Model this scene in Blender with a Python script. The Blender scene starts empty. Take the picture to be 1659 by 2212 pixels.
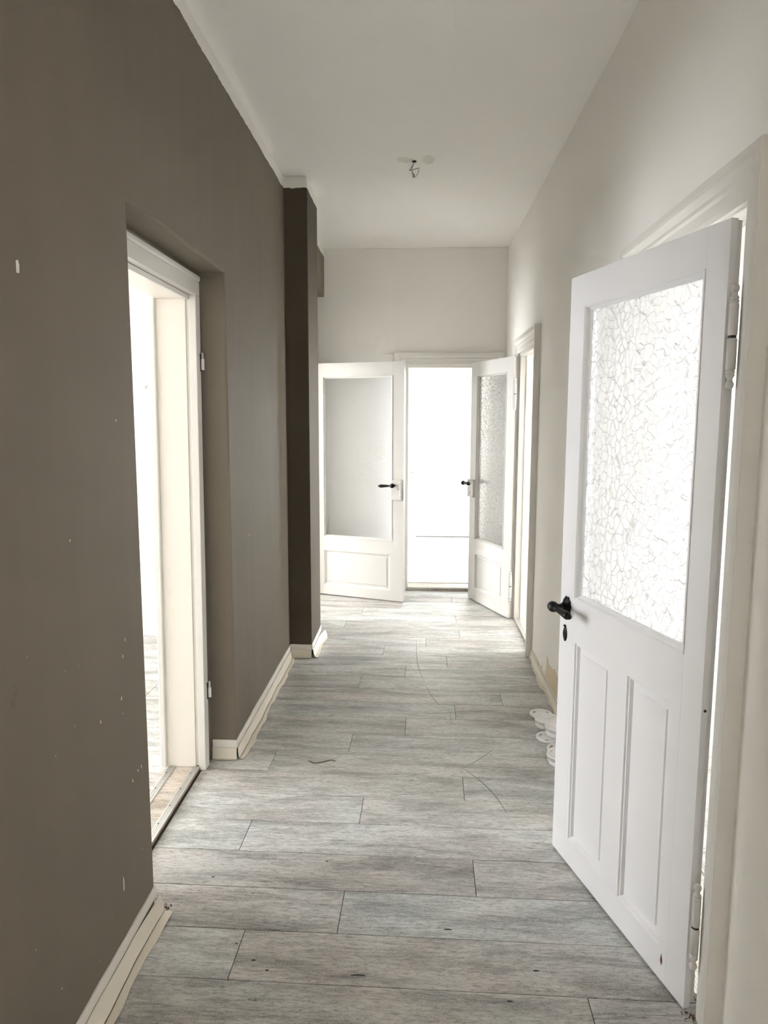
import bpy, bmesh, math, random
from mathutils import Vector, Matrix
random.seed(7)
sc = bpy.context.scene
COL = sc.collection

# ------------------------------------------------------------------ camera
PITCH, YAW, ROLL, FPX = math.radians(7.4134), math.radians(2.6428), math.radians(0.1468), 1573.97
cam = bpy.data.cameras.new('camera')
cam.sensor_fit = 'VERTICAL'; cam.sensor_height = 36.0
cam.lens = FPX / 2212 * 36.0
cam.clip_start = 0.02
co = bpy.data.objects.new('camera', cam); COL.objects.link(co)
fw = Vector((-math.sin(YAW) * math.cos(PITCH), math.cos(YAW) * math.cos(PITCH), -math.sin(PITCH)))
rt = Vector((math.cos(YAW), math.sin(YAW), 0)); up = rt.cross(fw)
r2 = rt * math.cos(ROLL) + up * math.sin(ROLL); u2 = -rt * math.sin(ROLL) + up * math.cos(ROLL)
mw = Matrix((r2, u2, -fw)).transposed().to_4x4(); mw.translation = Vector((0, 0, 1.5))
co.matrix_world = mw
sc.camera = co

# ------------------------------------------------------------------ world, lights, exposure
w = bpy.data.worlds.new('sky'); sc.world = w; w.use_nodes = True
bg = w.node_tree.nodes['Background']
bg.inputs[0].default_value = (0.80, 0.90, 1.0, 1); bg.inputs[1].default_value = 1.0
sc.view_settings.view_transform = 'Standard'; sc.view_settings.look = 'None'
sc.view_settings.gamma = 1.0; sc.view_settings.use_curve_mapping = False
sc.view_settings.exposure = 1.62
cy = sc.cycles
cy.use_denoising = True
cy.max_bounces = 10; cy.diffuse_bounces = 9; cy.glossy_bounces = 3; cy.transmission_bounces = 6; cy.transparent_max_bounces = 6
cy.use_adaptive_sampling = True; cy.adaptive_threshold = 0.14; cy.adaptive_min_samples = 16; cy.use_light_tree = False
cy.sample_clamp_indirect = 6.0; cy.caustics_reflective = False; cy.caustics_refractive = True
cy.blur_glossy = 0.5

def daylight(loc, rot, sx, sy, power, col):
    """the daylight falling through one window"""
    l = bpy.data.lights.new('daylight', 'AREA'); l.shape = 'RECTANGLE'; l.size = sx; l.size_y = sy
    l.energy = power; l.color = col
    o = bpy.data.objects.new('daylight', l); COL.objects.link(o)
    o.location = loc; o.rotation_euler = rot
    return o
R90 = math.pi / 2
DAY = (0.98, 0.99, 1.0)
# windows, out of view and placed to suit the light: (axis wall x, y0, y1, z0, z1, power)
WEST, EAST, EASTE, NORTH = -5.0, 4.2, 3.0, 9.17
WINDOWS = [('w', WEST, 0.9, 2.1, 0.9, 2.4, 23), ('w', WEST, 2.7, 3.9, 0.4, 2.4, 58),
           ('w', WEST, 5.3, 6.8, 0.1, 2.4, 110),
           ('e', EAST, 0.9, 2.5, 0.9, 2.4, 38), ('e', EAST, 4.3, 5.7, 0.1, 2.4, 86),
           ('e', EASTE, 6.9, 8.7, 0.1, 2.4, 20), ('w', WEST, -1.6, 0.4, 0.5, 2.5, 115), ('n', NORTH, 0.9, 2.4, 0.4, 2.5, 36)]  # last two are unseen windows added to brighten the corridor
for side, x, y0, y1, z0, z1, pw in WINDOWS:
    off = -0.06 if side == 'w' else 0.06
    if side == 'n':     # window in the far wall: y0, y1 are its ends along x
        daylight(((y0 + y1) / 2, x + 0.03, (z0 + z1) / 2), (-R90, 0, 0), y1 - y0, z1 - z0, pw, DAY); continue
    daylight((x + off, (y0 + y1) / 2, (z0 + z1) / 2), (0, -R90 if side == 'w' else R90, 0), z1 - z0, y1 - y0, pw, DAY)

# ------------------------------------------------------------------ node helpers
def mat_new(name):
    m = bpy.data.materials.new(name); m.use_nodes = True
    nt = m.node_tree; b = nt.nodes['Principled BSDF']
    return m, nt, b
def N(nt, t, **kw):
    n = nt.nodes.new(t)
    for k, v in kw.items():
        if k.startswith('i_'):
            key = k[2:]; n.inputs[int(key) if key.isdigit() else key.replace('_', ' ')].default_value = v
        else: setattr(n, k, v)
    return n
def LK(nt, a, b): nt.links.new(a, b)
def ramp(nt, fac, stops):
    r = N(nt, 'ShaderNodeValToRGB'); e = r.color_ramp.elements
    while len(e) < len(stops): e.new(0.5)
    for el, (p, c) in zip(e, stops):
        el.position = p; el.color = (c, c, c, 1) if isinstance(c, (int, float)) else (*c, 1)
    LK(nt, fac, r.inputs[0]); return r.outputs[0]
def mixc(nt, fac, a, b, mode='MIX'):
    m = N(nt, 'ShaderNodeMix', data_type='RGBA', blend_type=mode)
    for s, v in ((m.inputs[0], fac), (m.inputs[6], a), (m.inputs[7], b)):
        if hasattr(v, 'is_output'): LK(nt, v, s)
        elif isinstance(v, (int, float)): s.default_value = v
        else: s.default_value = (*v, 1)
    return m.outputs[2]
def math_(nt, op, a, b=None, c=None, clamp=False):
    m = N(nt, 'ShaderNodeMath', operation=op, use_clamp=clamp)
    for i, v in enumerate((a, b, c)):
        if v is None: continue
        if hasattr(v, 'is_output'): LK(nt, v, m.inputs[i])
        else: m.inputs[i].default_value = v
    return m.outputs[0]
def noise(nt, vec, scale, detail=4, rough=0.55, stretch=None, dist=0.0):
    if stretch is not None:
        mp = N(nt, 'ShaderNodeMapping'); mp.inputs['Scale'].default_value = stretch; LK(nt, vec, mp.inputs[0]); vec = mp.outputs[0]
    n = N(nt, 'ShaderNodeTexNoise'); n.inputs['Scale'].default_value = scale; n.inputs['Detail'].default_value = detail
    n.inputs['Roughness'].default_value = rough; n.inputs['Distortion'].default_value = dist
    LK(nt, vec, n.inputs['Vector']); return n.outputs['Fac']
def bump(nt, b, h, strength, dist=0.01):
    n = N(nt, 'ShaderNodeBump'); n.inputs['Strength'].default_value = strength; n.inputs['Distance'].default_value = dist
    LK(nt, h, n.inputs['Height']); LK(nt, n.outputs[0], b.inputs['Normal']); return n
def pos(nt): return N(nt, 'ShaderNodeNewGeometry').outputs['Position']

M = {}
# --- matt wall paints
def paint(name, col, var, rough, bumpS=0.08, streak=False, bscale=90):
    m, nt, b = mat_new(name); p = pos(nt)
    n1 = noise(nt, p, 1.3, 3); n2 = noise(nt, p, 14, 4)
    lo = tuple(c * (1 - var) for c in col); hi = tuple(min(1, c * (1 + var)) for c in col)
    c = mixc(nt, ramp(nt, n1, [(0.3, 0.0), (0.7, 1.0)]), lo, hi)
    c = mixc(nt, math_(nt, 'MULTIPLY', n2, 0.25), c, hi)
    if streak:
        s = noise(nt, p, 2.2, 3, stretch=(3.0, 6.0, 0.35))
        c = mixc(nt, ramp(nt, s, [(0.42, 0.0), (0.75, 0.35)]), c, tuple(x * 1.16 for x in col))
    LK(nt, c, b.inputs['Base Color']); b.inputs['Roughness'].default_value = rough
    b.inputs['Specular IOR Level'].default_value = 0.3
    bump(nt, b, noise(nt, p, bscale, 3), bumpS, 0.004)
    return m, nt, b, c, p
M['white_wall'] = paint('white_wall_paint', (0.885, 0.868, 0.835), 0.015, 0.75, 0.10)[0]
m, nt, b, c, p = paint('ceiling_paint', (0.92, 0.905, 0.88), 0.02, 0.8, 0.06)
# plaster stains around the old lamp outlet
sx = N(nt, 'ShaderNodeSeparateXYZ'); LK(nt, p, sx.inputs[0])
wob = math_(nt, 'MULTIPLY', math_(nt, 'SUBTRACT', noise(nt, p, 40, 3), 0.5), 3.2)
def ell(cx, cy_, rx, ry):
    a = math_(nt, 'DIVIDE', math_(nt, 'SUBTRACT', sx.outputs[0], cx), rx); d = math_(nt, 'DIVIDE', math_(nt, 'SUBTRACT', sx.outputs[1], cy_), ry)
    r = math_(nt, 'ADD', math_(nt, 'MULTIPLY', a, a), math_(nt, 'MULTIPLY', d, d))
    return math_(nt, 'LESS_THAN', math_(nt, 'ADD', r, wob), 1.0)
st = math_(nt, 'MAXIMUM', ell(-0.085, 4.155, 0.043, 0.045), ell(0.045, 4.15, 0.034, 0.06))
c2 = mixc(nt, math_(nt, 'MULTIPLY', st, 0.6), c, (0.70, 0.67, 0.58))
LK(nt, c2, b.inputs['Base Color']); M['ceiling'] = m

# taupe paint, white unpainted band under the ceiling with a ragged edge
def taupe(name, col, zband):
    m, nt, b, c, p = paint(name, col, 0.07, 0.68, 0.10, streak=True)
    b.inputs['Specular IOR Level'].default_value = 0.24
    sx = N(nt, 'ShaderNodeSeparateXYZ'); LK(nt, p, sx.inputs[0])
    rag = math_(nt, 'MULTIPLY', math_(nt, 'SUBTRACT', noise(nt, p, 9, 6, 0.7), 0.5), 0.035)
    msk = math_(nt, 'GREATER_THAN', math_(nt, 'ADD', sx.outputs[2], rag), zband)
    # scuffs and chips
    sp = noise(nt, p, 55, 2); chips = ramp(nt, sp, [(0.775, 0.0), (0.785, 1.0)])
    low = math_(nt, 'LESS_THAN', sx.outputs[2], 1.1)
    c = mixc(nt, math_(nt, 'MULTIPLY', math_(nt, 'MULTIPLY', chips, low), 0.6), c, (0.62, 0.6, 0.56))
    dk = ramp(nt, noise(nt, p, 16, 5, 0.65, stretch=(1, 1, 0.5)), [(0.66, 0.0), (0.74, 0.5)])
    c = mixc(nt, math_(nt, 'MULTIPLY', dk, low), c, tuple(x * 0.55 for x in col))
    c = mixc(nt, msk, c, (0.80, 0.785, 0.75))
    LK(nt, c, b.inputs['Base Color']); return m
M['taupe'] = taupe('taupe_wall_paint', (0.178, 0.153, 0.117), 2.812)
M['brown'] = taupe('dark_brown_pier_tone', (0.085, 0.069, 0.050), 2.812)  # same recipe as the taupe, only darker and browner

# --- gloss door paint
def gloss(name, col, rough=0.32, dirt=0.0, dcol=(0.55, 0.42, 0.25)):
    m, nt, b = mat_new(name); p = pos(nt)
    c = mixc(nt, ramp(nt, noise(nt, p, 2.0, 3), [(0.3, 0.0), (0.7, 1.0)]), tuple(x * 0.965 for x in col), col)
    if dirt > 0:
        d = ramp(nt, noise(nt, p, 22, 6, 0.7), [(0.60, 0.0), (0.72, dirt)])
        c = mixc(nt, d, c, dcol)
    LK(nt, c, b.inputs['Base Color']); b.inputs['Roughness'].default_value = rough
    bump(nt, b, noise(nt, p, 30, 4, stretch=(1, 1, 0.12)), 0.05, 0.004)
    return m
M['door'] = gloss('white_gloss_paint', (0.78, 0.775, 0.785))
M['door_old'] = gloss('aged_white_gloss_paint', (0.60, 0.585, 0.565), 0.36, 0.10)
M['casing'] = gloss('cream_white_gloss_paint', (0.76, 0.74, 0.70), 0.35, 0.05)
M['lining'] = gloss('worn_cream_paint', (0.83, 0.79, 0.72), 0.4, 0.18, (0.55, 0.47, 0.38))
M['vinyl'] = gloss('yellowed_white_vinyl', (0.76, 0.71, 0.61), 0.45, 0.22, (0.45, 0.33, 0.18))
M['skirt_white'] = gloss('dirty_white_skirting', (0.80, 0.77, 0.71), 0.5, 0.18, (0.5, 0.42, 0.32))
M['plaster'] = paint('bare_beige_plaster', (0.70, 0.60, 0.44), 0.10, 0.9, 0.2)[0]

def plain(name, col, rough=0.5, metal=0.0):
    m, nt, b = mat_new(name); p = pos(nt)
    c = mixc(nt, noise(nt, p, 60, 3), tuple(x * 0.9 for x in col), tuple(min(1, x * 1.08) for x in col))
    LK(nt, c, b.inputs['Base Color']); b.inputs['Roughness'].default_value = rough; b.inputs['Metallic'].default_value = metal
    return m
M['black'] = plain('black_lacquered_iron', (0.004, 0.004, 0.004), 0.42)
M['black'].node_tree.nodes['Principled BSDF'].inputs['Specular IOR Level'].default_value = 0.25
M['black2'] = plain('dark_iron', (0.02, 0.017, 0.014), 0.5)
M['steel'] = plain('aluminium_strip', (0.62, 0.62, 0.60), 0.35, 0.8)
M['plastic'] = plain('white_plastic', (0.90, 0.885, 0.88), 0.38)
M['plastic2'] = plain('grey_plastic', (0.35, 0.36, 0.36), 0.4)
M['slot'] = plain('dark_slot', (0.03, 0.03, 0.03), 0.7)
M['dirt'] = plain('dark_dirt', (0.05, 0.032, 0.02), 0.9)
M['rust'] = plain('rusty_debris', (0.12, 0.055, 0.025), 0.9)
M['scratch'] = plain('grey_scratch', (0.13, 0.125, 0.12), 0.7)
M['stain'] = plain('olive_stain', (0.12, 0.12, 0.08), 0.6)
M['red'] = plain('dark_red_undercoat', (0.13, 0.012, 0.02), 0.6)
M['cable'] = plain('greyish_cable_sheath', (0.36, 0.34, 0.27), 0.5)
M['cable2'] = plain('brown_wire', (0.14, 0.10, 0.07), 0.5)
M['chip'] = plain('bare_filler', (0.72, 0.70, 0.64), 0.85)
M['sub'] = plain('dark_subfloor', (0.035, 0.03, 0.025), 0.9)

# --- printed plank flooring: grain runs along each plank's own length
def plank_mat(name, lo, mid, hi):
    m, nt, b = mat_new(name)
    tc = N(nt, 'ShaderNodeTexCoord'); oi = N(nt, 'ShaderNodeObjectInfo')
    off = N(nt, 'ShaderNodeCombineXYZ')
    LK(nt, math_(nt, 'MULTIPLY', oi.outputs['Random'], 61.0), off.inputs[0]); LK(nt, math_(nt, 'MULTIPLY', oi.outputs['Random'], 173.0), off.inputs[1])
    ad = N(nt, 'ShaderNodeVectorMath', operation='ADD'); LK(nt, tc.outputs['Object'], ad.inputs[0]); LK(nt, off.outputs[0], ad.inputs[1])
    v = ad.outputs[0]
    patch = noise(nt, v, 2.6, 6, 0.62, stretch=(1.0, 4.5, 1.0), dist=0.5)
    grain = noise(nt, v, 9, 8, 0.75, stretch=(0.9, 13.0, 1.0), dist=0.35)
    fine = noise(nt, v, 36, 6, 0.80, stretch=(1.0, 3.6, 1.0), dist=0.7)
    weave = noise(nt, v, 210, 2, 0.6)
    f = math_(nt, 'ADD', math_(nt, 'MULTIPLY', patch, 0.62), math_(nt, 'MULTIPLY', grain, 0.38))
    c = ramp(nt, f, [(0.37, lo), (0.47, mid), (0.55, hi)])
    c = mixc(nt, ramp(nt, fine, [(0.47, 0.0), (0.66, 0.75)]), c, tuple(x * 0.62 for x in lo))
    c = mixc(nt, ramp(nt, fine, [(0.30, 0.5), (0.44, 0.0)]), c, tuple(min(1, x * 1.22) for x in hi))
    c = mixc(nt, ramp(nt, weave, [(0.40, 0.0), (0.66, 0.30)]), c, tuple(min(1, x * 1.2) for x in hi))
    # dark cracks along the grain, and small knots
    crack = noise(nt, v, 4.2, 5, 0.6, stretch=(0.6, 8.0, 1.0), dist=1.4)
    for lev, wdt, amt in ((0.64, 0.012, 0.8), (0.40, 0.006, 0.5)):
        line = math_(nt, 'ABSOLUTE', math_(nt, 'SUBTRACT', crack, lev))
        c = mixc(nt, ramp(nt, line, [(0.0, amt), (wdt, 0.0)]), c, (0.05, 0.045, 0.042))
    kn = noise(nt, v, 30, 2, 0.5, stretch=(1, 2.0, 1))
    c = mixc(nt, ramp(nt, kn, [(0.765, 0.0), (0.785, 0.9)]), c, (0.03, 0.028, 0.026))
    hue = noise(nt, v, 3.1, 2)
    c = mixc(nt, 1.0, c, ramp(nt, hue, [(0.35, (1.03, 1.0, 0.985)), (0.65, (0.975, 1.0, 1.0))]), 'MULTIPLY')
    # every plank has its own print
    wn = N(nt, 'ShaderNodeTexWhiteNoise', noise_dimensions='1D'); LK(nt, oi.outputs['Random'], wn.inputs['W'])
    tone = ramp(nt, wn.outputs['Value'], [(0.0, (0.84, 0.81, 0.80)), (0.35, (0.98, 0.955, 0.935)), (0.7, (1.0, 1.0, 1.0)), (1.0, (1.0, 1.03, 1.035))])
    c = mixc(nt, 1.0, c, tone, 'MULTIPLY')
    LK(nt, c, b.inputs['Base Color'])
    LK(nt, ramp(nt, grain, [(0.3, 0.50), (0.7, 0.36)]), b.inputs['Roughness'])
    hh = math_(nt, 'ADD', math_(nt, 'MULTIPLY', fine, 0.6), math_(nt, 'MULTIPLY', weave, 0.5))
    bump(nt, b, hh, 0.35, 0.0018)
    return m
M['plank'] = plank_mat('grey_washed_plank', (0.19, 0.188, 0.182), (0.41, 0.41, 0.397), (0.61, 0.615, 0.605))
M['sill'] = plank_mat('worn_sill_board', (0.30, 0.25, 0.20), (0.50, 0.45, 0.39), (0.62, 0.58, 0.52))

# --- cast cathedral glass with a cell pattern
def glass_mat(name, scale, bs, rough, trans, ew=0.035, sub=0.3, groove_tint=0.97):
    m, nt, b = mat_new(name)
    tc = N(nt, 'ShaderNodeTexCoord')
    mp = N(nt, 'ShaderNodeMapping'); mp.inputs['Scale'].default_value = (1.0, 0.0, 0.85); LK(nt, tc.outputs['Object'], mp.inputs[0])
    wb = N(nt, 'ShaderNodeTexNoise'); wb.inputs['Scale'].default_value = 30; LK(nt, mp.outputs[0], wb.inputs['Vector'])
    wv = N(nt, 'ShaderNodeVectorMath', operation='MULTIPLY_ADD'); LK(nt, wb.outputs['Color'], wv.inputs[0]); wv.inputs[1].default_value = (0.02, 0.0, 0.02); LK(nt, mp.outputs[0], wv.inputs[2])
    vo = N(nt, 'ShaderNodeTexVoronoi', feature='DISTANCE_TO_EDGE'); vo.inputs['Scale'].default_value = scale; LK(nt, wv.outputs[0], vo.inputs['Vector'])
    vo2 = N(nt, 'ShaderNodeTexVoronoi', feature='SMOOTH_F1'); vo2.inputs['Scale'].default_value = scale * 2.0; LK(nt, wv.outputs[0], vo2.inputs['Vector'])
    edge = ramp(nt, vo.outputs['Distance'], [(0.0, 0.0), (ew, 0.9), (ew * 5, 1.0)])
    h = math_(nt, 'ADD', edge, math_(nt, 'MULTIPLY', vo2.outputs['Distance'], sub))
    bp = N(nt, 'ShaderNodeBump'); bp.inputs['Strength'].default_value = bs; bp.inputs['Distance'].default_value = 0.004; LK(nt, h, bp.inputs['Height'])
    g = N(nt, 'ShaderNodeBsdfGlass'); g.inputs['Roughness'].default_value = rough; g.inputs['IOR'].default_value = 1.35
    LK(nt, mixc(nt, edge, (groove_tint, groove_tint, groove_tint), (0.985, 0.985, 0.985)), g.inputs['Color']); LK(nt, bp.outputs[0], g.inputs['Normal'])  # darker tint on the cell edges stands in for their refraction
    t = N(nt, 'ShaderNodeBsdfTranslucent'); t.inputs['Color'].default_value = (0.93, 0.935, 0.94, 1); LK(nt, bp.outputs[0], t.inputs['Normal'])
    mx = N(nt, 'ShaderNodeMixShader'); mx.inputs[0].default_value = trans
    LK(nt, g.outputs[0], mx.inputs[1]); LK(nt, t.outputs[0], mx.inputs[2])
    out = nt.nodes['Material Output']; nt.nodes.remove(b); LK(nt, mx.outputs[0], out.inputs['Surface'])
    return m
M['glass'] = glass_mat('patterned_glass', 38, 1.0, 0.04, 0.22, 0.022, groove_tint=0.74)
M['frosted'] = glass_mat('frosted_patterned_glass', 38, 0.25, 0.28, 0.32)
M['hammered'] = glass_mat('hammered_glass', 42, 0.7, 0.08, 0.3)
m, nt, b = mat_new('clear_window_glass'); nt.nodes.remove(b)
tr = N(nt, 'ShaderNodeBsdfTransparent'); gl = N(nt, 'ShaderNodeBsdfGlossy'); gl.inputs['Roughness'].default_value = 0.02
mx = N(nt, 'ShaderNodeMixShader'); mx.inputs[0].default_value = 0.05
LK(nt, tr.outputs[0], mx.inputs[1]); LK(nt, gl.outputs[0], mx.inputs[2]); LK(nt, mx.outputs[0], nt.nodes['Material Output'].inputs['Surface'])
M['pane'] = m

# ------------------------------------------------------------------ mesh helpers
def link(name, me, mat, parent=None):
    o = bpy.data.objects.new(name, me); COL.objects.link(o)
    if mat is not None and not me.materials: me.materials.append(M[mat])
    if parent is not None: o.parent = parent
    return o
def finish(name, bm, mat, parent=None, bev=0.0, seg=1, smooth=False):
    bmesh.ops.remove_doubles(bm, verts=bm.verts, dist=1e-6)
    bmesh.ops.recalc_face_normals(bm, faces=bm.faces)
    if bev > 0:
        ed = [e for e in bm.edges if len(e.link_faces) == 2 and e.calc_face_angle(0) > 0.6]
        bmesh.ops.bevel(bm, geom=ed, offset=bev, segments=seg, affect='EDGES', clamp_overlap=True)
    me = bpy.data.meshes.new(name); bm.to_mesh(me); bm.free()
    if smooth:
        for f in me.polygons: f.use_smooth = True
        try: me.set_sharp_from_angle(angle=math.radians(38))
        except Exception: pass
    return link(name, me, mat, parent)
def add_box(bm, x0, y0, z0, x1, y1, z1):
    v = [bm.verts.new((x, y, z)) for z in (z0, z1) for y in (y0, y1) for x in (x0, x1)]
    for f in ((0, 2, 3, 1), (4, 5, 7, 6), (0, 1, 5, 4), (2, 6, 7, 3), (0, 4, 6, 2), (1, 3, 7, 5)):
        bm.faces.new([v[i] for i in f])
def box(name, x0, y0, z0, x1, y1, z1, mat, parent=None, bev=0.0, seg=1):
    bm = bmesh.new(); add_box(bm, x0, y0, z0, x1, y1, z1)
    return finish(name, bm, mat, parent, bev, seg)
def loft(bm, rings, close=True, cap0=True, cap1=True):
    """rings: lists of points, joined one to the next"""
    vs = [[bm.verts.new(p) for p in r] for r in rings]; n = len(vs[0])
    for a, b_ in zip(vs, vs[1:]):
        for i in range(n if close else n - 1):
            j = (i + 1) % n
            bm.faces.new((a[i], a[j], b_[j], b_[i]))
    if close and cap0: bm.faces.new(vs[0][::-1])
    if close and cap1: bm.faces.new(vs[-1])
def lathe(bm, prof, origin, axis, seg=16):
    """prof: (radius, distance along axis)"""
    ax = Vector(axis).normalized(); t = Vector((0, 0, 1)) if abs(ax.z) < 0.9 else Vector((1, 0, 0))
    e1 = ax.cross(t).normalized(); e2 = ax.cross(e1); o = Vector(origin)
    loft(bm, [[o + ax * d + (e1 * math.cos(2 * math.pi * i / seg) + e2 * math.sin(2 * math.pi * i / seg)) * max(r, 1e-4) for i in range(seg)] for r, d in prof])
def tube(bm, pts, rad, seg=8):
    pts = [Vector(p) for p in pts]; rings = []
    for i, p in enumerate(pts):
        d = (pts[min(i + 1, len(pts) - 1)] - pts[max(i - 1, 0)]).normalized()
        t = Vector((0, 0, 1)) if abs(d.z) < 0.9 else Vector((1, 0, 0))
        e1 = d.cross(t).normalized(); e2 = d.cross(e1); r = rad[i] if isinstance(rad, (list, tuple)) else rad
        rings.append([p + (e1 * math.cos(2 * math.pi * k / seg) + e2 * math.sin(2 * math.pi * k / seg)) * r for k in range(seg)])
    loft(bm, rings)
def smooth_pts(pts, n=6):
    out = []; P = [Vector(p) for p in pts]
    for i in range(len(P) - 1):
        p0, p1, p2, p3 = P[max(i - 1, 0)], P[i], P[i + 1], P[min(i + 2, len(P) - 1)]
        for k in range(n):
            t = k / n
            out.append(0.5 * ((2 * p1) + (p2 - p0) * t + (2 * p0 - 5 * p1 + 4 * p2 - p3) * t * t + (3 * p1 - p0 - 3 * p2 + p3) * t ** 3))
    out.append(P[-1]); return out
def empty(name, loc=(0, 0, 0), rotz=0.0):
    o = bpy.data.objects.new(name, None); o.empty_display_size = 0.1; COL.objects.link(o)
    o.location = loc; o.rotation_euler = (0, 0, rotz); return o
def tag(o, label, cat, kind=None, group=None):
    o['label'] = label; o['category'] = cat
    if kind: o['kind'] = kind
    if group: o['group'] = group
    return o
def cut_wall(name, solid, cutters, mat, bev=0.0, seg=2):
    """a slab with openings"""
    a = box(name, *solid, None)
    cs = []
    for c in cutters:
        k = box('cutter', *c, None); cs.append(k)
        md = a.modifiers.new('b', 'BOOLEAN'); md.operation = 'DIFFERENCE'; md.solver = 'EXACT'; md.object = k
    if bev > 0:
        md = a.modifiers.new('r', 'BEVEL'); md.width = bev; md.segments = seg; md.limit_method = 'ANGLE'; md.angle_limit = math.radians(40)
    dg = bpy.context.evaluated_depsgraph_get(); dg.update()
    me = bpy.data.meshes.new_from_object(a.evaluated_get(dg))
    a.modifiers.clear(); old = a.data; a.data = me; bpy.data.meshes.remove(old); me.name = name
    me.materials.clear(); me.materials.append(M[mat])
    for k in cs:
        d = k.data; bpy.data.objects.remove(k); bpy.data.meshes.remove(d)
    return a
def S(o, label, cat='wall'): return tag(o, label, cat, 'structure')

# ------------------------------------------------------------------ dimensions (metres)
XL, XR, ZC, YE = -0.789, 0.728, 2.88, 6.221
XN = -0.908                      # back of the wall niches
YP0, YP1, XP = 4.386, 4.815, -0.654
WX = -1.06                       # room side of the corridor's left wall
EX = 0.98                        # room side of the corridor's right wall
YB = 6.45                        # room side of the end wall

# ------------------------------------------------------------------ room shell
S(cut_wall('wall_left', (WX, -2.0, 0, XL, YE, ZC),
           [(XN, 2.018, -0.1, XL + 0.1, 3.017, 2.079), (WX - 0.1, 2.09, -0.1, XN + 0.05, 2.985, 2.045),
            (WX - 0.1, -1.75, -0.1, XL + 0.1, -0.35, 2.5), (XN, 5.02, -0.1, XL + 0.1, YE + 0.1, 2.49), (WX - 0.1, 5.25, -0.1, XN + 0.05, 6.05, 1.98)], 'taupe', 0.009, 2),  # first opening here, behind the viewer, is added to let fill light in
  'taupe painted corridor wall with a deep door niche and chipped paint')
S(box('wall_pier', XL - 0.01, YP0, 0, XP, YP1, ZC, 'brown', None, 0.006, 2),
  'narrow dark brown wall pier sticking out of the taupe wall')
S(cut_wall('wall_right', (XR, -2.0, 0, EX, YE, ZC),
           [(XR - 0.1, -0.45, -0.1, EX + 0.1, 0.40, 2.0), (XR - 0.1, 1.715, -0.1, EX + 0.1, 2.515, 1.985), (XR - 0.1, 4.565, -0.1, EX + 0.1, 5.36, 1.955)], 'white_wall', 0.004, 1),  # first opening, beside the viewer, is added to let fill light in
  'plain white corridor wall with two doorways')
S(cut_wall('wall_back', (-1.3, YE, 0, EASTE + 0.2, YB, ZC), [(-0.115, YE - 0.1, -0.1, 0.615, YB + 0.1, 1.945)], 'white_wall', 0.004, 1),
  'white end wall of the corridor above the far doorway')
S(box('wall_front', WX, -2.15, 0, EX, -2.0, ZC, 'white_wall'), 'white wall closing the corridor behind the viewer')
S(box('ceiling', WEST - 0.2, -2.15, ZC, EAST + 0.2, 9.5, ZC + 0.12, 'ceiling'), 'plain white plastered ceiling with lamp outlet stains', 'ceiling')
floor = S(box('floor', WEST - 0.2, -2.15, -0.15, EAST + 0.2, 9.5, -0.0045, 'sub'), 'grey washed wood plank floor running across the corridor', 'floor')

for nm, x0, y0, x1, y1, lb in (('floor_niche_room', WEST, -2.0, WX, 2.12, 'light floor of the niche side room near the viewer'), ('floor_niche_room_outer', WEST, 2.12, -3.02, 4.81, 'light floor of the niche side room by its windows'),
                               ('floor_corner_room', WEST, 4.95, WX, 7.4, 'light floor of the far corner room'), ('floor_bright_room', EX + 0.01, -0.6, EAST, 3.2, 'light floor of the near bright room'),
                               ('floor_bright_room_far', 2.22, 3.35, EAST, 6.22, 'light floor of the far bright room by its window'), ('floor_end_room', 1.37, YB, EASTE, 9.17, 'light floor of the end room by its window')):
    S(box(nm, x0, y0, -0.0044, x1, y1, -0.0005, 'plank'), lb, 'floor')

# side rooms seen through the doorways
def window_wall(name, side, x, y0, y1, wins, label):
    xs = (x - 0.2, x) if side == 'w' else (x, x + 0.2)
    S(cut_wall(name, (xs[0], y0, 0, xs[1], y1, ZC), [(xs[0] - 0.1, a, c, xs[1] + 0.1, b_, d) for a, b_, c, d in wins], 'white_wall'), label)
window_wall('wall_west', 'w', WEST, -2.15, 7.55, [w_[2:6] for w_ in WINDOWS if w_[1] == WEST], 'white outer wall of the side rooms beyond the taupe wall')
window_wall('wall_east', 'e', EAST, -0.75, 6.45, [w_[2:6] for w_ in WINDOWS if w_[1] == EAST], 'white outer wall of the side rooms beyond the white wall')
window_wall('wall_far_room_side', 'e', EASTE, YB, 9.3, [w_[2:6] for w_ in WINDOWS if w_[1] == EASTE], 'white window wall of the room at the corridor end')
S(box('wall_side_room_back', WEST, 4.81, 0, WX, 4.95, ZC, 'white_wall'), 'bright white wall seen through the niche doorway')
S(box('wall_side_room_front', WEST, -2.15, 0, WX, -2.0, ZC, 'white_wall'), 'white front wall of the room behind the niche')
S(box('wall_corner_room_back', WEST, 7.4, 0, -1.3, 7.55, ZC, 'white_wall'), 'white back wall of the far corner room')
S(box('wall_far_room_left', -1.3, YB, 0, WX, 9.3, ZC, 'white_wall'), 'white side wall of the room at the corridor end')
S(cut_wall('wall_far_room_back', (WX, NORTH, 0, EASTE, 9.3, ZC), [(0.9, NORTH - 0.1, 0.4, 2.4, 9.4, 2.5)], 'white_wall'), 'overexposed white wall at the very end of the view')
S(box('wall_far_room_corner', WX, 9.09, 0, -0.02, 9.17, ZC, 'white_wall'), 'slight white wall projection in the far room')
S(box('wall_added_light_block', WEST, 0.62, 0, WX, 0.76, ZC, 'white_wall'), 'unseen white wall added to block window light between the side rooms')  # unseen wall added to keep the side window's light out of the niche doorway
S(box('wall_right_room_divider', EX, 3.2, 0, EAST, 3.35, ZC, 'white_wall'), 'white wall between the two rooms on the bright side')
S(box('wall_right_room_front', EX, -0.75, 0, EAST, -0.6, ZC, 'white_wall'), 'white front wall of the near bright room')
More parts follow.
